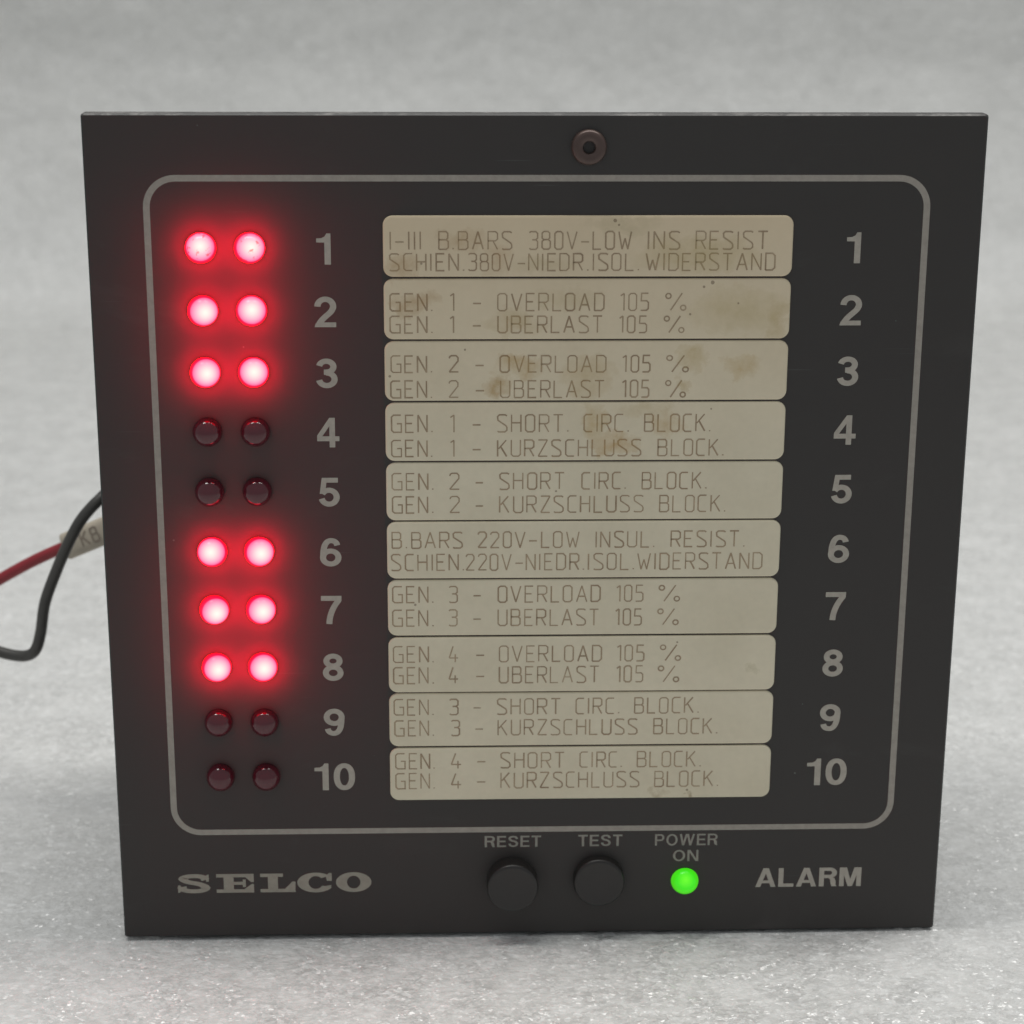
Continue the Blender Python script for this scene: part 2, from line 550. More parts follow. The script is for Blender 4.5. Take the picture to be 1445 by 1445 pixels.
def bez(p0, p1, p2, p3, n=12):
    return [tuple((1 - t) ** 3 * a + 3 * (1 - t) ** 2 * t * b + 3 * (1 - t) * t * t * c + t ** 3 * d
                  for a, b, c, d in zip(p0, p1, p2, p3)) for t in [i / n for i in range(n + 1)]]

# bold grotesque figures and capitals, unit height; 'S' = stroke, 'C' = closed stroke, 'P' = filled shape
def bold_glyph(ch, a=0.225, b=0.19):
    W = 0.73; x0, x1 = a / 2, W - a / 2
    if ch == '1':
        return 0.50, [('P', [(0.0, 0.84), (0.0, 0.71), (0.26, 0.71), (0.26, 0), (0.26 + a, 0), (0.26 + a, 1), (0.33, 1), (0.27, 0.90), (0.17, 0.85)])]
    if ch == '2':
        return W, [('S', arc(.365, .68, .365 - a / 2 - .005, .32 - b / 2, 182, -25, 16)[:-1] + bez((.60, .60), (.55, .44), (.30, .36), (.15, .10), 10)), ('P', [(0.0, 0), (0.71, 0), (0.71, b * .9), (0.17, b * .9), (0.04, .13)])]
    if ch == '3':
        return W, [('S', arc(.355, .722, .235, .182, 172, -90, 18) + [(.27, .54)]), ('S', [(.29, .535), (.36, .535)] + arc(.365, .305, .255, .21, 85, -172, 20))]
    if ch == '4':
        return W, [('P', [(.41, 0), (.41 + a * .92, 0), (.41 + a * .92, 1), (.41, 1)]), ('P', [(0, .21), (.74, .21), (.74, .21 + b * .95), (0, .21 + b * .95)]),
                   ('P', [(0, .32), (0, .40), (.415, 1), (.47, 1), (.47, .80), (.16, .36)])]
    if ch == '5':
        return W, [('P', [(.13, 1), (.66, 1), (.66, 1 - b * .95), (.11, 1 - b * .95)]), ('P', [(.12, 1), (.295, 1), (.225, .45), (.04, .45)]),
                   ('S', arc(.355, .335, .255, .24, 152, -168, 24))]
    if ch in '69':
        g = [('C', arc(.365, .315, .365 - a / 2, .315 - b / 2, 0, 345, 23)), ('S', bez((.115, .33), (.105, .66), (.19, .905), (.385, .905), 12) + bez((.385, .905), (.50, .905), (.58, .84), (.595, .735), 6)[1:])]
        if ch == '9':
            g = [(k, [(W - x, 1 - z) for x, z in p]) for k, p in g]
        return W, g
    if ch == '7':
        return W, [('P', [(0, 1 - b), (.70, 1 - b), (.70, 1), (0, 1)]), ('S', [(.60, .97)] + bez((.585, .82), (.44, .64), (.28, .36), (.27, 0), 12))]
    if ch == '8':
        return W, [('C', arc(.365, .727, .228, .178, 0, 345, 23)), ('C', arc(.365, .300, .255, .205, 0, 345, 23))]
    if ch == '0':
        return W, [('C', arc(.365, .5, .252, .5 - b / 2, 0, 348, 29, .9))]
    if ch == 'A':
        return .80, [('P', [(0, 0), (a, 0), (.40 + a * .10, .78), (.40 + a * .55, 1), (.40 - a * .55, 1)]), ('P', [(.80, 0), (.80 - a, 0), (.40 - a * .10, .78), (.40 - a * .55, 1), (.40 + a * .55, 1)]),
                     ('P', [(.17, .20), (.63, .20), (.63, .20 + b * .85), (.17, .20 + b * .85)])]
    if ch == 'L':
        return .60, [('P', [(0, 0), (.60, 0), (.60, b), (a, b), (a, 1), (0, 1)])]
    if ch == 'E':
        return .62, [('P', [(0, 0), (a, 0), (a, 1), (0, 1)])] + [('P', [(a * .5, z), (w, z), (w, z + b), (a * .5, z + b)]) for z, w in ((0, .62), (.5 - b * .45, .57), (1 - b, .61))]
    if ch == 'R':
        return .70, [('P', [(0, 0), (a, 0), (a, 1), (0, 1)]), ('S', [(a * .5, 1 - b / 2), (.42, 1 - b / 2)] + arc(.42, .72, .28 - a / 2, .28 - b / 2, 85, -85, 12) + [(.42, .44 + b / 2), (a * .5, .44 + b / 2)]),
                     ('P', [(.36, .46), (.60, .46), (.66, .30), (.67, .06), (.71, 0), (.71 - a * 1.05, 0), (.46, .16), (.44, .36)])]
    if ch == 'P':
        return .66, [('P', [(0, 0), (a, 0), (a, 1), (0, 1)]), ('S', [(a * .5, 1 - b / 2), (.40, 1 - b / 2)] + arc(.40, .70, .26 - a / 2, .30 - b / 2, 85, -85, 12) + [(.40, .40 + b / 2), (a * .5, .40 + b / 2)])]
    if ch == 'M':
        return .86, [('P', [(0, 0), (a * .95, 0), (a * .95, 1), (0, 1)]), ('P', [(.86 - a * .95, 0), (.86, 0), (.86, 1), (.86 - a * .95, 1)]),
                     ('P', [(a * .35, 1), (a * 1.45, 1), (.43 + a * .45, 0), (.43 - a * .45, 0)]), ('P', [(.86 - a * .35, 1), (.86 - a * 1.45, 1), (.43 - a * .45, 0), (.43 + a * .45, 0)])]
    if ch == 'N':
        return .72, [('P', [(0, 0), (a * .95, 0), (a * .95, 1), (0, 1)]), ('P', [(.72 - a * .95, 0), (.72, 0), (.72, 1), (.72 - a * .95, 1)]), ('P', [(0.02, 1), (a * 1.25, 1), (.70, 0), (.72 - a * 1.25, 0)])]
    if ch == 'W':
        q = []
        for s in (0, .50):
            q += [('P', [(s, 1), (s + a, 1), (s + .25 + a * .48, 0), (s + .25 - a * .48, 0)]), ('P', [(s + .25 - a * .48, 0), (s + .25 + a * .48, 0), (s + .50 + a * .5, 1), (s + .50 - a * .5, 1)])]
        return 1.0 + a * .5, q
    if ch == 'O':
        return .80, [('C', arc(.40, .5, .40 - a / 2, .51 - b / 2, 0, 348, 29))]
    if ch == 'T':
        return .64, [('P', [(0, 1 - b), (.64, 1 - b), (.64, 1), (0, 1)]), ('P', [(.32 - a / 2, 0), (.32 + a / 2, 0), (.32 + a / 2, 1), (.32 - a / 2, 1)])]
    if ch == 'S':
        return .68, [('S', bez((.58, .70), (.57, .90), (.45, 1 - b / 2), (.335, 1 - b / 2), 8) + bez((.335, 1 - b / 2), (.0, 1 - b / 2), (.04, .60), (.30, .545), 12)[1:]
                      + bez((.30, .545), (.70, .47), (.66, .095), (.345, b / 2), 12)[1:] + bez((.345, b / 2), (.20, b / 2), (.10, .14), (.09, .31), 8)[1:])]
    raise KeyError(ch)

def set_bold(ink, text, x0, x1, z0, h, a, b, gap=0.13):
    gl = [bold_glyph(c, a, b) for c in text]
    tot = sum(g[0] for g in gl) + gap * (len(gl) - 1)
    k = (x1 - x0) / tot
    x = x0
    for w, items in gl:
        for kind, pts in items:
            q = [(x + p[0] * k, z0 + p[1] * h) for p in pts]
            if kind == 'P':
                ink.poly(q)
            else:
                ink.stroke(q, a * k, b * h, closed=(kind == 'C'))
        x += (w + gap) * k

# single-line engraving alphabet, unit height
def engr(ch):
    w = .50; c = .11
    def O(w=w, z0=0, z1=1, c=c):
        return [(c, z1), (w - c, z1), (w, z1 - c), (w, z0 + c), (w - c, z0), (c, z0), (0, z0 + c), (0, z1 - c), (c, z1)]
    D = {
        'A': (.56, [[(0, 0), (.28, 1), (.56, 0)], [(.10, .34), (.46, .34)]]),
        'B': (w, [[(0, 0), (0, 1), (w - c, 1), (w - .03, .9), (w - .03, .63), (w - c, .54), (0, .54)], [(w - c, .54), (w, .44), (w, .1), (w - c, 0), (0, 0)]]),
        'C': (.46, [[(.46, 1), (c, 1), (0, 1 - c), (0, c), (c, 0), (.46, 0)]]),
        'D': (w, [[(0, 0), (0, 1), (w - .14, 1), (w, .86), (w, .14), (w - .14, 0), (0, 0)]]),
        'E': (.44, [[(.44, 1), (0, 1), (0, 0), (.44, 0)], [(0, .52), (.36, .52)]]),
        'G': (.54, [[(.52, 1), (c, 1), (0, 1 - c), (0, c), (c, 0), (.54, 0), (.54, .5), (.30, .5)]]),
        'H': (w, [[(0, 0), (0, 1)], [(w, 0), (w, 1)], [(0, .53), (w, .53)]]),
        'I': (.05, [[(.025, 0), (.025, 1)]]),
        'K': (w, [[(0, 0), (0, 1)], [(w - .03, 1), (.05, .47)], [(.17, .60), (w, 0)]]),
        'L': (.44, [[(0, 1), (0, 0), (.44, 0)]]),
        'N': (w, [[(0, 0), (0, 1), (w, 0), (w, 1)]]),
        'O': (.48, [O(.48)]),
        '0': (.44, [O(.44)]),
        'R': (w, [[(0, 0), (0, 1), (w - c, 1), (w, .9), (w, .58), (w - c, .48), (0, .48)], [(.26, .48), (w, 0)]]),
        'S': (w, [[(w, .94), (w - .10, 1), (.10, 1), (0, .90), (.02, .68), (w - .05, .36), (w, .26), (w, .10), (w - c, 0), (.06, 0), (0, .05)]]),
        'T': (w, [[(0, 1), (w, 1)], [(w / 2, 1), (w / 2, 0)]]),
        'U': (w, [[(0, 1), (0, c), (c, 0), (w - c, 0), (w, c), (w, 1)]]),
        'V': (.54, [[(0, 1), (.27, 0), (.54, 1)]]),
        'W': (.70, [[(0, 1), (.19, 0), (.35, .62), (.51, 0), (.70, 1)]]),
        'Z': (w, [[(0, 1), (w, 1), (0, 0), (w, 0)]]),
        '.': (.06, [[(.03, 0), (.03, .07)]]),
        '-': (.44, [[(0, .42), (.44, .42)]]),
        '1': (.24, [[(0, .86), (.20, 1), (.20, 0)]]),
        '2': (.46, [[(0, .84), (.04, .95), (.12, 1), (.36, 1), (.46, .88), (.46, .68), (0, .02), (.48, .02)]]),
        '3': (.46, [[(0, .94), (.08, 1), (.36, 1), (.46, .9), (.46, .64), (.36, .54), (.16, .54)], [(.36, .54), (.46, .44), (.46, .1), (.36, 0), (.08, 0), (0, .06)]]),
        '4': (.50, [[(.22, 1), (0, .26), (.50, .26)], [(.34, .50), (.34, 0)]]),
        '5': (.44, [[(.43, 1), (.04, 1), (.02, .56), (.34, .56), (.44, .46), (.44, .1), (.34, 0), (.0, 0)]]),
        '8': (.46, [O(.42, .54, 1, .09), O(.46, 0, .54, .1)]),
        '%': (1.0, [[(.25, 0), (.80, 1)], arc(.13, .84, .13, .15, 90, 450, 10), arc(.87, .15, .13, .15, 90, 450, 10)]),
    }
    return D[ch]

def set_engraved(ink, word, x0, x1, z0, h, sw):
    gap = .25
    gl = [engr(c) for c in word]
    tot = sum(g[0] for g in gl) + gap * (len(gl) - 1)
    k = (x1 - x0) / tot if tot > .3 else h
    x = x0
    for w, strokes in gl:
        jz = random.uniform(-.03, .03)
        jx = random.uniform(-.04, .04)
        for st in strokes:
            q = [(x + jx + p[0] * k, z0 + jz + p[1] * h) for p in st]
            ink.stroke(q, sw * random.uniform(.85, 1.15))
        x += (w + gap) * k

# ================================================================== the foam sheet: surface and upswept backdrop
def value_noise(x, y, cell, seed):
    r = np.random.default_rng(seed)
    g = r.uniform(-1, 1, (257, 257))
    u, v = x / cell + 60.3, y / cell + 60.7
    i, j = np.floor(u).astype(int), np.floor(v).astype(int)
    fu, fv = u - i, v - j
    fu, fv = fu * fu * (3 - 2 * fu), fv * fv * (3 - 2 * fv)
    i, j = i % 256, j % 256
    return (g[i, j] * (1 - fu) + g[i + 1, j] * fu) * (1 - fv) + (g[i, j + 1] * (1 - fu) + g[i + 1, j + 1] * fu) * fv

def build_foam():
    # profile of the sheet from front to back: (run, y, z) in mm
    key = [(-900, 0), (300, 0), (500, 1), (532, 4), (550, 11), (561, 28), (565, 52), (564, 82), (557, 108), (542, 134), (520, 170), (492, 220), (465, 280), (440, 350)]
    ys, zs = [], []
    P = [(-1000, 0)] + key + [(420, 420)]
    for i in range(1, len(P) - 2):
        L_ = math.hypot(P[i + 1][0] - P[i][0], P[i + 1][1] - P[i][1])
        near = -260 < P[i][0] < 700 and P[i][1] < 200
        n = int(L_ / (2.4 if P[i][1] < 200 else 10)) if P[i][0] > -1 or P[i][1] > 0 or True else 10
        n = max(n, 2)
        for k in range(n):
            t = k / n
            if i == 1:
                y = P[i][0] + (P[i + 1][0] - P[i][0]) * t; z = 0
            else:
                f = lambda a, b, c, d: 0.5 * (2 * b + (-a + c) * t + (2 * a - 5 * b + 4 * c - d) * t * t + (-a + 3 * b - 3 * c + d) * t ** 3)
                y = f(P[i - 1][0] if i > 2 else P[i][0] - 60, P[i][0], P[i + 1][0], P[i + 2][0])
                z = f(P[i - 1][1], P[i][1], P[i + 1][1], P[i + 2][1])
            ys.append(y); zs.append(z)
    ys = np.array(ys); zs = np.array(zs)
    t = np.linspace(-1, 1, 421)
    xs = 420 * t + 680 * np.sign(t) * np.abs(t) ** 5
    nx, ny = len(xs), len(ys)
    X, Y = np.meshgrid(xs, ys); Z = np.repeat(zs[:, None], nx, 1)
    run = np.concatenate([[0], np.cumsum(np.hypot(np.diff(ys), np.diff(zs)))])
    U = np.repeat(run[:, None], nx, 1) - 900
    ty = np.gradient(ys); tz = np.gradient(zs)
    l = np.hypot(ty, tz)
    nyv, nzv = (-tz / l)[:, None], (ty / l)[:, None]
    D = 1.6 * value_noise(X, U, 130, 1) + 0.55 * value_noise(X * .7, U, 34, 2) + 0.30 * value_noise(X * .8, U, 11, 3) + 0.16 * value_noise(X, U, 5.2, 4)
    D += 2.2 * value_noise(X * 0.25, U, 60, 5) * np.clip((U - 400) / 300, 0, 1)
    # pressed level where the instrument stands on it
    press = np.exp(-(np.clip(np.abs(X) - 74, 0, None) / 30) ** 2 - (np.clip(np.abs(Y - 25) - 45, 0, None) / 30) ** 2)
    D = D * (1 - 0.8 * press) - 0.35
    Y = Y + D * nyv; Z = Z + D * nzv
    V = np.stack([X, Y, Z], -1).reshape(-1, 3) * S
    ii = np.arange(ny - 1)[:, None] * nx + np.arange(nx - 1)[None]
    F = np.stack([ii, ii + 1, ii + nx + 1, ii + nx], -1).reshape(-1, 4)
    me = bpy.data.meshes.new("ground")
    me.vertices.add(len(V)); me.vertices.foreach_set('co', V.astype(np.float32).ravel())
    me.loops.add(F.size); me.loops.foreach_set('vertex_index', F.ravel().astype(np.int32))
    me.polygons.add(len(F)); me.polygons.foreach_set('loop_start', np.arange(0, F.size, 4, dtype=np.int32))
    me.update(calc_edges=True)
    me.polygons.foreach_set('use_smooth', [True] * len(F))
    me.materials.append(foam_material())
    o = bpy.data.objects.new("ground", me)
    col.objects.link(o)
    o['kind'] = 'structure'
    o['label'] = 'sheet of white packing foam lying flat and sweeping up behind the alarm panel'
    return o
build_foam()

# ================================================================== the alarm panel
M_PLATE = plate_material()
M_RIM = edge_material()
M_PRINT = print_material()
M_PRINT_DIM = print_material("dim_screen_print", (0.30, 0.27, 0.235))
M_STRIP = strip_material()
M_ENGR = strip_material(True)
M_BODY = plain("black_housing_plastic", (0.022, 0.022, 0.022), 0.55)
M_BUTTON = plain("black_button_plastic", (0.020, 0.018, 0.017), 0.36)
M_SCREW = plain("dull_brown_screw", (0.090, 0.060, 0.052), 0.34, Metallic=0.35)
M_DARK = plain("dark_recess", (0.012, 0.012, 0.012), 0.7)
M_RED = lit_red()
M_RED_DIRTY = lit_red(True, name="glowing_red_lens_with_specks")
M_RED_SOFT = lit_red(False, 0.9, name="softer_glowing_red_lens")
M_GREEN = lit_green()
M_OFF, nt_, b_ = new_mat("unlit_dark_red_lens")
b_.inputs['Base Color'].default_value = (0.085, 0.010, 0.018, 1)
b_.inputs['Roughness'].default_value = 0.035
b_.inputs['IOR'].default_value = 1.5
b_.inputs['Specular IOR Level'].default_value = 0.65
b_.inputs['Coat Weight'].default_value = 0.0
b_.inputs['Coat Roughness'].default_value = 0.05

panel = bpy.data.objects.new("alarm_panel", None)
panel.empty_display_size = 0.02
col.objects.link(panel)
panel['label'] = 'square black alarm annunciator panel with red lights, numbered rows and cream label strips'
panel['category'] = 'alarm panel'

STRIP_X0, STRIP_X1 = -24.75, 41.42
STRIPS = [(117.98, 127.9), (107.68, 117.68), (97.38, 107.42), (87.15, 97.12), (76.86, 86.9), (66.65, 76.66), (56.42, 66.42), (46.12, 56.16), (36.12, 45.94), (26.05, 35.86)]
LED_Z = [122.75, 112.5, 102.3, 92.3, 82.05, 71.6, 61.35, 51.0, 40.9, 30.75]
LED_X = (-53.95, -46.1)
LED_R = 2.45
HOLES = [(x, z, LED_R + 0.03) for z in LED_Z for x in LED_X] + [(27.05, 9.95, 2.62), (-3.55, 10.5, 4.85), (11.75, 10.7, 4.8)]

def build_plate():
    T = 2.6
    outer = rrect(-72, 72, 0, 144, 0.5, 4)
    # tiny dents in the rim as on the real one
    chamf = 0.28
    inner = rrect(-72 + chamf, 72 - chamf, chamf, 144 - chamf, 0.4, 4)
    loops = [inner, rrect(STRIP_X0 - .25, STRIP_X1 + .25, 25.8, 128.15, 1.7, 6)]
    for x, z, r in HOLES:
        loops.append([(x + r * math.cos(2 * math.pi * i / 36), z + r * math.sin(2 * math.pi * i / 36)) for i in range(36)])
    V2, FL = [], []
    for lo in loops:
        FL.append(list(range(len(V2), len(V2) + len(lo))))
        V2 += lo
    vo, eo, fo, *_ = delaunay_2d_cdt([Vector(p) for p in V2], [], FL, 4, 1e-6)
    V = [(p[0], 0.0, p[1]) for p in vo]
    F, MI = [], []
    for f in fo:
        a = sum(vo[f[i]][0] * vo[f[(i + 1) % len(f)]][1] - vo[f[(i + 1) % len(f)]][0] * vo[f[i]][1] for i in range(len(f)))
        F.append(tuple(f) if a > 0 else tuple(reversed(f))); MI.append(0)
    # chamfer and rim
    s = len(V); n = len(outer)
    V += [(x, 0, z) for x, z in inner] + [(x, chamf, z) for x, z in outer] + [(x, T, z) for x, z in outer]
    for i in range(n):
        j = (i + 1) % n
        F.append((s + i, s + n + i, s + n + j, s + j)); MI.append(1)
        F.append((s + n + i, s + 2 * n + i, s + 2 * n + j, s + n + j)); MI.append(1)
    s = len(V); hi = rrect(-66.6, 66.6, 1.6, 129.6, 0.5, 4)
    V += [(x, T, z) for x, z in outer] + [(x, T, z) for x, z in hi]
    n = len(outer)
    for i in range(n):
        j = (i + 1) % n
        F.append((s + i, s + n + i, s + n + j, s + j)); MI.append(2)
    # hole walls
    for lo in loops[1:]:
        s = len(V); n = len(lo)
        dep = 0.3 if n == 36 else 1.5
        V += [(x, 0, z) for x, z in lo] + [(x, dep, z) for x, z in lo]
        for i in range(n):
            j = (i + 1) % n
            F.append((s + i, s + j, s + n + j, s + n + i)); MI.append(2)
        if n != 36:
            F.append(tuple(range(s + n, s + 2 * n))); MI.append(2)
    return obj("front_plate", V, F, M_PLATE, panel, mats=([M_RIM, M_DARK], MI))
plate = build_plate()

# housing behind the plate, smaller than it, and its terminal strip
def rr_in(d):
    return rrect(-68 + d, 68 - d, 0.2 + d, 131 - d, max(1.5 - d * .4, .2), 4)
V, F = loft([(rr_in(2.0), 11.0), (rr_in(1.9), 2.62), (rr_in(0), 2.62), (rr_in(0), 59.4), (rr_in(.6), 60)])  # front hollowed out as an added cavity for the hidden red glow
housing = obj("housing", V, F, M_BODY, panel)
V, F = box(-55, 55, 60.2, 70, 40, 58, 0.6, 0.4)
obj("terminal_strip", V, F, plain("grey_terminal_plastic", (0.09, 0.09, 0.09), 0.5), panel)

# printed frame line
fr = Ink(-0.02)
o_ = rrect(-62.85, 63.45, 19.68, 134.36, 5.2, 12)
i_ = rrect(-61.78, 62.38, 20.70, 133.32, 4.15, 12)
n = len(o_)
fr.V = [(x, -0.02, z) for x, z in o_] + [(x, -0.02, z) for x, z in i_]
fr.F = [(i, (i + 1) % n, n + (i + 1) % n, n + i) for i in range(n)]
fr.build("frame_line", print_material("thin_line_print", (0.36, 0.325, 0.285)), plate)

# row numbers at both sides
for row in range(10):
    t = str(row + 1)
    for cx, first in ((-34.2, 'left'), (51.45, 'right')):
        ink = Ink(-0.03)
        z = LED_Z[row] + (-0.25 if first == 'left' else -0.15) - 2.52
        if t == '10':
            set_bold(ink, t, cx - 3.6, cx + 3.45, z, 5.04, .205, .175, gap=.12)
        else:
            w = bold_glyph(t)[0] * 5.04 * .98
            set_bold(ink, t, cx - w / 2, cx + w / 2, z, 5.04, .205, .175)
        ink.build("row_number", M_PRINT, plate, label=f"printed number {t}, {first} column")

for text, x0, x1, z0, h, a, b, mat in (("RESET", -8.35, 1.55, 16.82, 2.15, .165, .15, M_PRINT_DIM), ("TEST", 8.1, 15.85, 16.82, 2.2, .165, .15, M_PRINT_DIM),
                                       ("POWER", 21.6, 32.65, 16.8, 2.2, .15, .14, M_PRINT_DIM), ("ON", 24.85, 29.35, 13.76, 2.15, .15, .14, M_PRINT_DIM),
                                       ("ALARM", 39.65, 58.45, 8.55, 3.65, .195, .175, M_PRINT)):
    ink = Ink(-0.03)
    set_bold(ink, text, x0, x1, z0, h, a, b, gap=.14 if text != "ALARM" else .10)
    ink.build("lettering", mat, plate, label=f"printed word {text}")

# maker's wide slab-serif lettering
ink = Ink(-0.03)
def mx(u): return -62.2 + (u - 100) / 1272 * 33.95
def mz(v): return 8.55 + v * 3.62
def mp(pts): ink.poly([(mx(x), mz(z)) for x, z in pts])
sx = 33.95 / 1272
ink.stroke([(mx(x), mz(z)) for x, z in bez((282, .70), (268, .92), (228, .905), (200, .905), 8) + bez((200, .905), (118, .905), (112, .64), (205, .53), 10)[1:]
            + bez((205, .53), (305, .42), (300, .095), (212, .095), 10)[1:] + bez((212, .095), (165, .095), (130, .12), (125, .34), 8)[1:]], 64 * sx, .21 * 3.62)
mp([(284, .60), (303, .60), (303, 1), (284, .93)]); mp([(100, 0), (118, .07), (118, .42), (100, .42)])
mp([(400, .1), (466, .1), (466, .9), (400, .9)]); mp([(352, .82), (598, .82), (598, 1), (352, 1)]); mp([(352, 0), (598, 0), (598, .18), (352, .18)])
mp([(540, .84), (598, .84), (598, .56), (580, .56)]); mp([(530, .16), (598, .16), (598, .46), (584, .46)]); mp([(464, .42), (540, .42), (540, .58), (464, .58)]); mp([(525, .30), (545, .30), (545, .70), (525, .70)])
mp([(690, .1), (756, .1), (756, .9), (690, .9)]); mp([(640, .82), (790, .82), (790, 1), (640, 1)]); mp([(640, 0), (872, 0), (868, .18), (640, .18)]); mp([(800, .16), (870, .16), (872, .56), (850, .56)])
def ring(cx, ro, ri, a0, a1, n=36):
    y = ink.y - 0.004 * (ink.k % 4); ink.k += 1
    s = len(ink.V)
    for i in range(n + 1):
        a = math.radians(a0 + (a1 - a0) * i / n)
        ink.V += [(mx(cx + ro * math.cos(a)), y, mz(.5 + .53 * math.sin(a))), (mx(cx + ri * math.cos(a)), y, mz(.5 + .34 * math.sin(a)))]
    for i in range(n):
        q = s + 2 * i
        ink.F.append((q, q + 2, q + 3, q + 1))
ring(1254, 117, 44, 0, 360)
ring(1005, 122, 48, 42, 330)
mp([(1078, .58), (1110, .58), (1110, 1), (1092, 1), (1070, .86)])
mp([(1064, .30), (1108, .36), (1100, .20), (1082, .08), (1050, .06)])
ink.build("maker_lettering", print_material("slab_print", (0.34, 0.305, 0.255)), plate, label="wide slab-serif word SELCO")

# ------------------------------------------------------------------ label strips with engraved text (x0, x1 of each word, mm)
TEXT = [
    [(122.48, 2.95, [('I-III', -23.65, -18.64), ('B.BARS', -15.8, -4.07), ('380V-LOW', -1.22, 15.2), ('INS', 17.91, 23.01), ('RESIST', 25.67, 37.22)]),
     (119.04, 2.82, [('SCHIEN.', -23.69, -11.74), ('380V-', -11.03, -1.87), ('NIEDR.', -1.3, 8.32), ('ISOL.', 9.08, 16.56), ('WIDERSTAND', 17.66, 38.55)])],
    [(112.44, 2.9, [('GEN.', -23.68, -16.86), ('1', -14.0, -13.14), ('-', -10.33, -9.04), ('OVERLOAD', -6.27, 10.95), ('105', 13.69, 18.24), ('%', 21.03, 24.34)]),
     (108.8, 2.82, [('GEN.', -23.72, -16.89), ('1', -14.02, -13.16), ('-', -10.33, -9.04), ('UBERLAST', -6.26, 10.68), ('105', 13.56, 17.99), ('%', 20.88, 24.15)])],
    [(102.21, 2.85, [('GEN.', -23.71, -16.98), ('2', -14.19, -12.75), ('-', -9.86, -8.51), ('OVERLOAD', -5.81, 11.47), ('105', 14.27, 18.72), ('%', 21.43, 25.02)]),
     (97.95, 2.92, [('GEN.', -23.76, -17.01), ('2', -14.21, -12.76), ('-', -9.86, -8.51), ('UBERLAST', -5.75, 11.25), ('105', 14.25, 18.62), ('%', 21.35, 24.65)])],
    [(92.12, 3.0, [('GEN.', -23.73, -17.0), ('1', -13.99, -13.17), ('-', -10.35, -9.04), ('SHORT.', -6.27, 5.45), ('CIRC.', 8.03, 15.44), ('BLOCK.', 18.08, 28.97)]),
     (87.95, 2.87, [('GEN.', -23.78, -17.03), ('1', -14.01, -13.18), ('-', -10.36, -9.04), ('KURZSCHLUSS', -6.26, 17.49), ('BLOCK.', 20.42, 31.31)])],
    [(82.25, 2.9, [('GEN.', -23.71, -16.92), ('2', -14.18, -12.66), ('-', -9.87, -8.65), ('SHORT', -5.86, 4.83), ('CIRC.', 7.78, 15.15), ('BLOCK.', 17.86, 28.64)]),
     (78.21, 2.92, [('GEN.', -23.76, -16.94), ('2', -14.2, -12.67), ('-', -9.87, -8.65), ('KURZSCHLUSS', -5.85, 18.09), ('BLOCK.', 20.91, 31.89)])],
    [(72.08, 2.84, [('B.BARS', -23.83, -12.1), ('220V-LOW', -9.48, 7.43), ('INSUL.', 10.25, 20.17), ('RESIST.', 22.95, 35.33)]),
     (68.13, 2.91, [('SCHIEN.', -23.98, -11.86), ('220V-', -11.47, -1.95), ('NIEDR.', -1.36, 8.37), ('ISOL.', 9.07, 16.83), ('WIDERSTAND', 17.42, 38.47)])],
    [(62.4, 2.94, [('GEN.', -23.85, -17.05), ('3', -14.36, -13.02), ('-', -10.28, -9.04), ('OVERLOAD', -6.1, 11.15), ('105', 13.95, 18.4), ('%', 21.15, 24.65)]),
     (58.18, 2.96, [('GEN.', -23.9, -17.07), ('3', -14.38, -13.03), ('-', -10.29, -9.04), ('UBERLAST', -6.09, 10.97), ('105', 13.88, 18.29), ('%', 21.05, 24.57)])],
    [(51.68, 2.94, [('GEN.', -23.88, -17.06), ('4', -14.41, -12.9), ('-', -9.84, -8.49), ('OVERLOAD', -5.88, 11.53), ('105', 14.25, 18.84), ('%', 21.61, 25.1)]),
     (47.81, 3.01, [('GEN.', -23.92, -17.09), ('4', -14.42, -12.92), ('-', -9.85, -8.49), ('UBERLAST', -5.87, 11.14), ('105', 14.22, 18.67), ('%', 21.4, 24.95)])],
    [(42.01, 2.93, [('GEN.', -23.89, -17.13), ('3', -14.35, -12.93), ('-', -10.3, -9.04), ('SHORT', -6.16, 4.63), ('CIRC.', 7.37, 14.79), ('BLOCK.', 17.48, 28.52)]),
     (38.14, 2.89, [('GEN.', -23.78, -17.15), ('3', -14.06, -12.69), ('-', -9.95, -8.63), ('KURZSCHLUSS', -6.05, 17.97), ('BLOCK.', 20.83, 31.86)])],
    [(32.03, 2.92, [('GEN.', -23.75, -16.99), ('4', -14.14, -12.46), ('-', -9.65, -8.23), ('SHORT', -5.52, 5.41), ('CIRC.', 8.17, 15.44), ('BLOCK.', 18.1, 29.18)]),
     (28.27, 2.94, [('GEN.', -23.75, -17.06), ('4', -14.15, -12.47), ('-', -9.65, -8.22), ('KURZSCHLUSS', -5.51, 18.44), ('BLOCK.', 21.21, 32.33)])],
]
for k, (z0, z1) in enumerate(STRIPS):
    dy = random.uniform(-0.08, 0.08)
    f = -0.35 + dy
    R1 = 1.55
    lay = [(rrect(STRIP_X0 + d, STRIP_X1 - d, z0 + d, z1 - d, R1 - d, 6), y) for d, y in ((0.30, f), (0.09, f + 0.06), (0.0, f + 0.26), (0.0, 1.3))]
    V, F = loft(lay, True, True)
    words = [' '.join(w[0] for w in ln[2]) for ln in TEXT[k]]
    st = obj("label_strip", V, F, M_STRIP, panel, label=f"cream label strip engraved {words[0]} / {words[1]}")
    ink = Ink(f - 0.012)
    for zb, h, ws in TEXT[k]:
        zb = max(zb, z0 + 0.45)
        for w, a, b in ws:
            set_engraved(ink, w, a, b, zb, h * .97, 0.235)
    ink.build("engraving", M_ENGR, st)

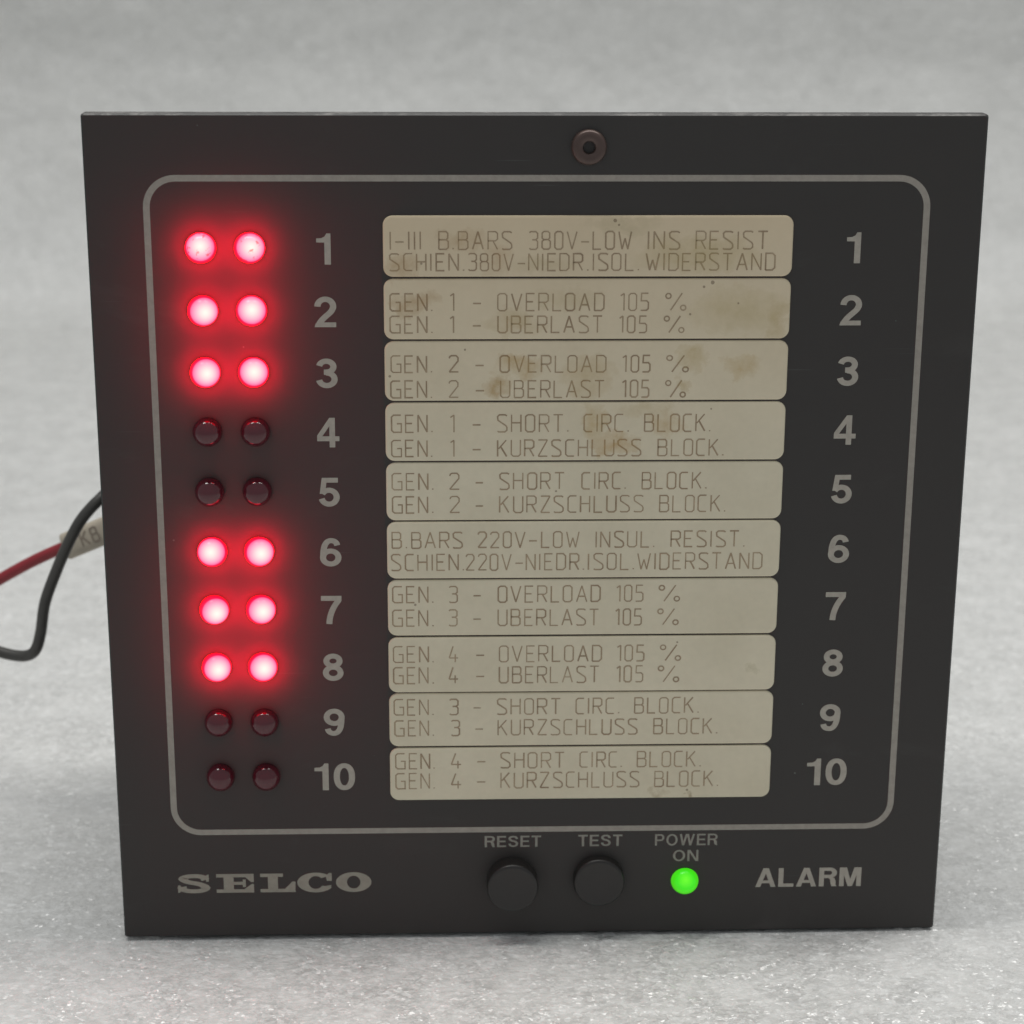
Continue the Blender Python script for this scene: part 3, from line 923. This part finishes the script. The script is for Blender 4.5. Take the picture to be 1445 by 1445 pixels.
# ------------------------------------------------------------------ red indicator lights
LIT = {0, 1, 2, 5, 6, 7}
prof = [(0.0, -2.55)]
for i in range(1, 13):
    a = math.pi / 2 * i / 12
    prof.append((LED_R * math.sin(a), -0.35 - 2.2 * math.cos(a)))
short = lathe([(p[0], p[1] * 1.04) for p in prof] + [(LED_R, 0.32), (0.0, 0.32)], 40)
prof += [(LED_R, 1.0), (LED_R, 2.4), (0.0, 2.4)]
V, F = lathe(prof, 40)
first = obj("indicator_light", V, F, M_RED, None, smooth=True)
unlit = obj('indicator_light', short[0], short[1], M_OFF, None, smooth=True)
unlit_mesh = unlit.data
bpy.data.objects.remove(unlit)
for row in range(10):
    for ci, x in enumerate(LED_X):
        o = first if (row == 0 and ci == 0) else first.copy()
        if o is not first:
            col.objects.link(o)
        o.parent = panel
        o.location = Vector((x, random.uniform(-.06, .06), LED_Z[row])) * S
        o.rotation_euler = (0, random.uniform(0, 6.28), 0)
        if row not in LIT:
            o.data = unlit_mesh
        o.material_slots[0].link = 'OBJECT'
        if row in LIT:
            o.material_slots[0].material = M_RED_DIRTY if row == 0 else (M_RED_SOFT if (row == 5 and ci == 0) else M_RED)
            o.rotation_euler = (0, random.uniform(-0.8, 0.8), 0)
            o['label'] = 'glowing red indicator light'
        else:
            o.material_slots[0].material = M_OFF
            o['label'] = 'unlit dark red indicator light'
g = obj("power_light", V, F, M_GREEN, panel, smooth=True, loc=(27.05, 0.4, 9.95), label="glowing green power light")

# ------------------------------------------------------------------ push buttons
def button(x, z, r, out, dish):
    pr = [(0, -out + dish)]
    pr += [(r * 0.80, -out + dish * 0.9), (r * 0.86, -out)]
    for i in range(1, 7):
        a = math.pi / 2 * i / 6
        pr.append((r * 0.86 + r * 0.14 * math.sin(a), -out + r * 0.14 * (1 - math.cos(a))))
    pr += [(r, 0.3), (r, 9.0), (0, 9.0)]
    V, F = lathe(pr, 56)
    return obj("push_button", V, F, M_BUTTON, panel, smooth=True, loc=(x, 0, z))
button(-3.5, 10.4, 4.5, 3.5, 0.10)['label'] = 'black round push button under the word RESET'
button(11.75, 10.6, 4.5, 2.2, 0.10)['label'] = 'black round push button under the word TEST'

# ------------------------------------------------------------------ screw at the top
pr = [(0, 0.6), (0.92, 0.55), (1.0, -0.75), (1.15, -0.92), (1.9, -1.0), (2.45, -0.92), (2.75, -0.62), (2.85, -0.2), (2.85, 0.1)]
V, F = lathe(pr, 48)
obj("screw", V, F, M_SCREW, panel, smooth=True, loc=(8.2, -0.02, 138.75), label="brown round-headed screw with a socket")

# ================================================================== the two wires
V, F = tube([(-60, 66, 56), (-72, 62, 64.5), (-78.7, 58, 66.2), (-81.5, 54, 64.9), (-84.9, 53, 61.3), (-87.6, 53, 56.7), (-90.5, 54, 50.6), (-93.3, 55, 43.7),
             (-94.7, 56, 37.2), (-95.9, 56, 33.6), (-98.0, 57, 31.9), (-101.5, 58, 31.8), (-106.0, 59, 32.9), (-114, 62, 34.8), (-128, 70, 30), (-150, 90, 12), (-175, 120, 2), (-240, 180, 1.2)], 1.12, 16, 8)
w = obj("black_wire", V, F, plain("black_wire_insulation", (0.060, 0.058, 0.053), 0.5), None, smooth=True)
w['label'] = 'black wire looping out from behind the left edge of the panel'
w['category'] = 'wire'

V, F = tube([(-58, 66, 66), (-70, 66, 60.5), (-82.5, 66, 55.1), (-89.2, 68, 51.9), (-97.7, 70, 47.6), (-105.5, 72, 42.9), (-115.2, 75, 36.6), (-130, 82, 26), (-150, 100, 9), (-180, 130, 2), (-245, 190, 1.2)], 1.18, 16, 8)
w = obj("red_wire", V, F, plain("red_wire_insulation", (0.30, 0.022, 0.032), 0.45), None, smooth=True)
w['label'] = 'straight red wire with a cream marker sleeve behind the black wire'
w['category'] = 'wire'
# cream marker sleeve round the red wire, its axis along the wire
a0 = Vector((-91.0, 67.6, 51.15)); a1 = Vector((-73.0, 65.2, 59.3))
d = (a1 - a0).normalized()
vn = Vector((0.03, -0.957, 0.287)); vn = (vn - d * vn.dot(d)).normalized()
up = vn.cross(d); up = up if up.z > 0 else -up
Ls = (a1 - a0).length
sec = [(math.copysign(abs(math.cos(t)) ** .6, math.cos(t)) * 2.75, math.copysign(abs(math.sin(t)) ** .75, math.sin(t)) * 1.7) for t in [2 * math.pi * i / 28 for i in range(28)]]
V, F = [], []
for s_, k in ((0, .96), (0.25, 1), (Ls - .25, 1), (Ls, .96), (Ls, .78), (0, .78)):
    V += [tuple(a0 + d * s_ + up * (p * k) + vn * (q * k)) for p, q in sec]
for r_ in range(6):
    b0, b1 = r_ * 28, ((r_ + 1) % 6) * 28
    for i in range(28):
        j = (i + 1) % 28
        F.append((b0 + i, b0 + j, b1 + j, b1 + i))
sl = obj("marker_sleeve", V, F, plain("cream_sleeve_plastic", (0.50, 0.44, 0.35), 0.5), w, smooth=True, label="cream marker sleeve printed K8")
ink = Ink(0)
for ch, s0 in (('K', 4.3), ('8', 6.7)):
    for st in engr(ch)[1]:
        ink.stroke([(s0 + p[0] * 3.0, (p[1] - .5) * 2.9) for p in st], .38)
V = [tuple(a0 + d * x + up * z + vn * (1.74 - y)) for x, y, z in ink.V]
obj("sleeve_print", V, ink.F, plain("dark_sleeve_ink", (0.26, 0.215, 0.17), 0.6), sl)
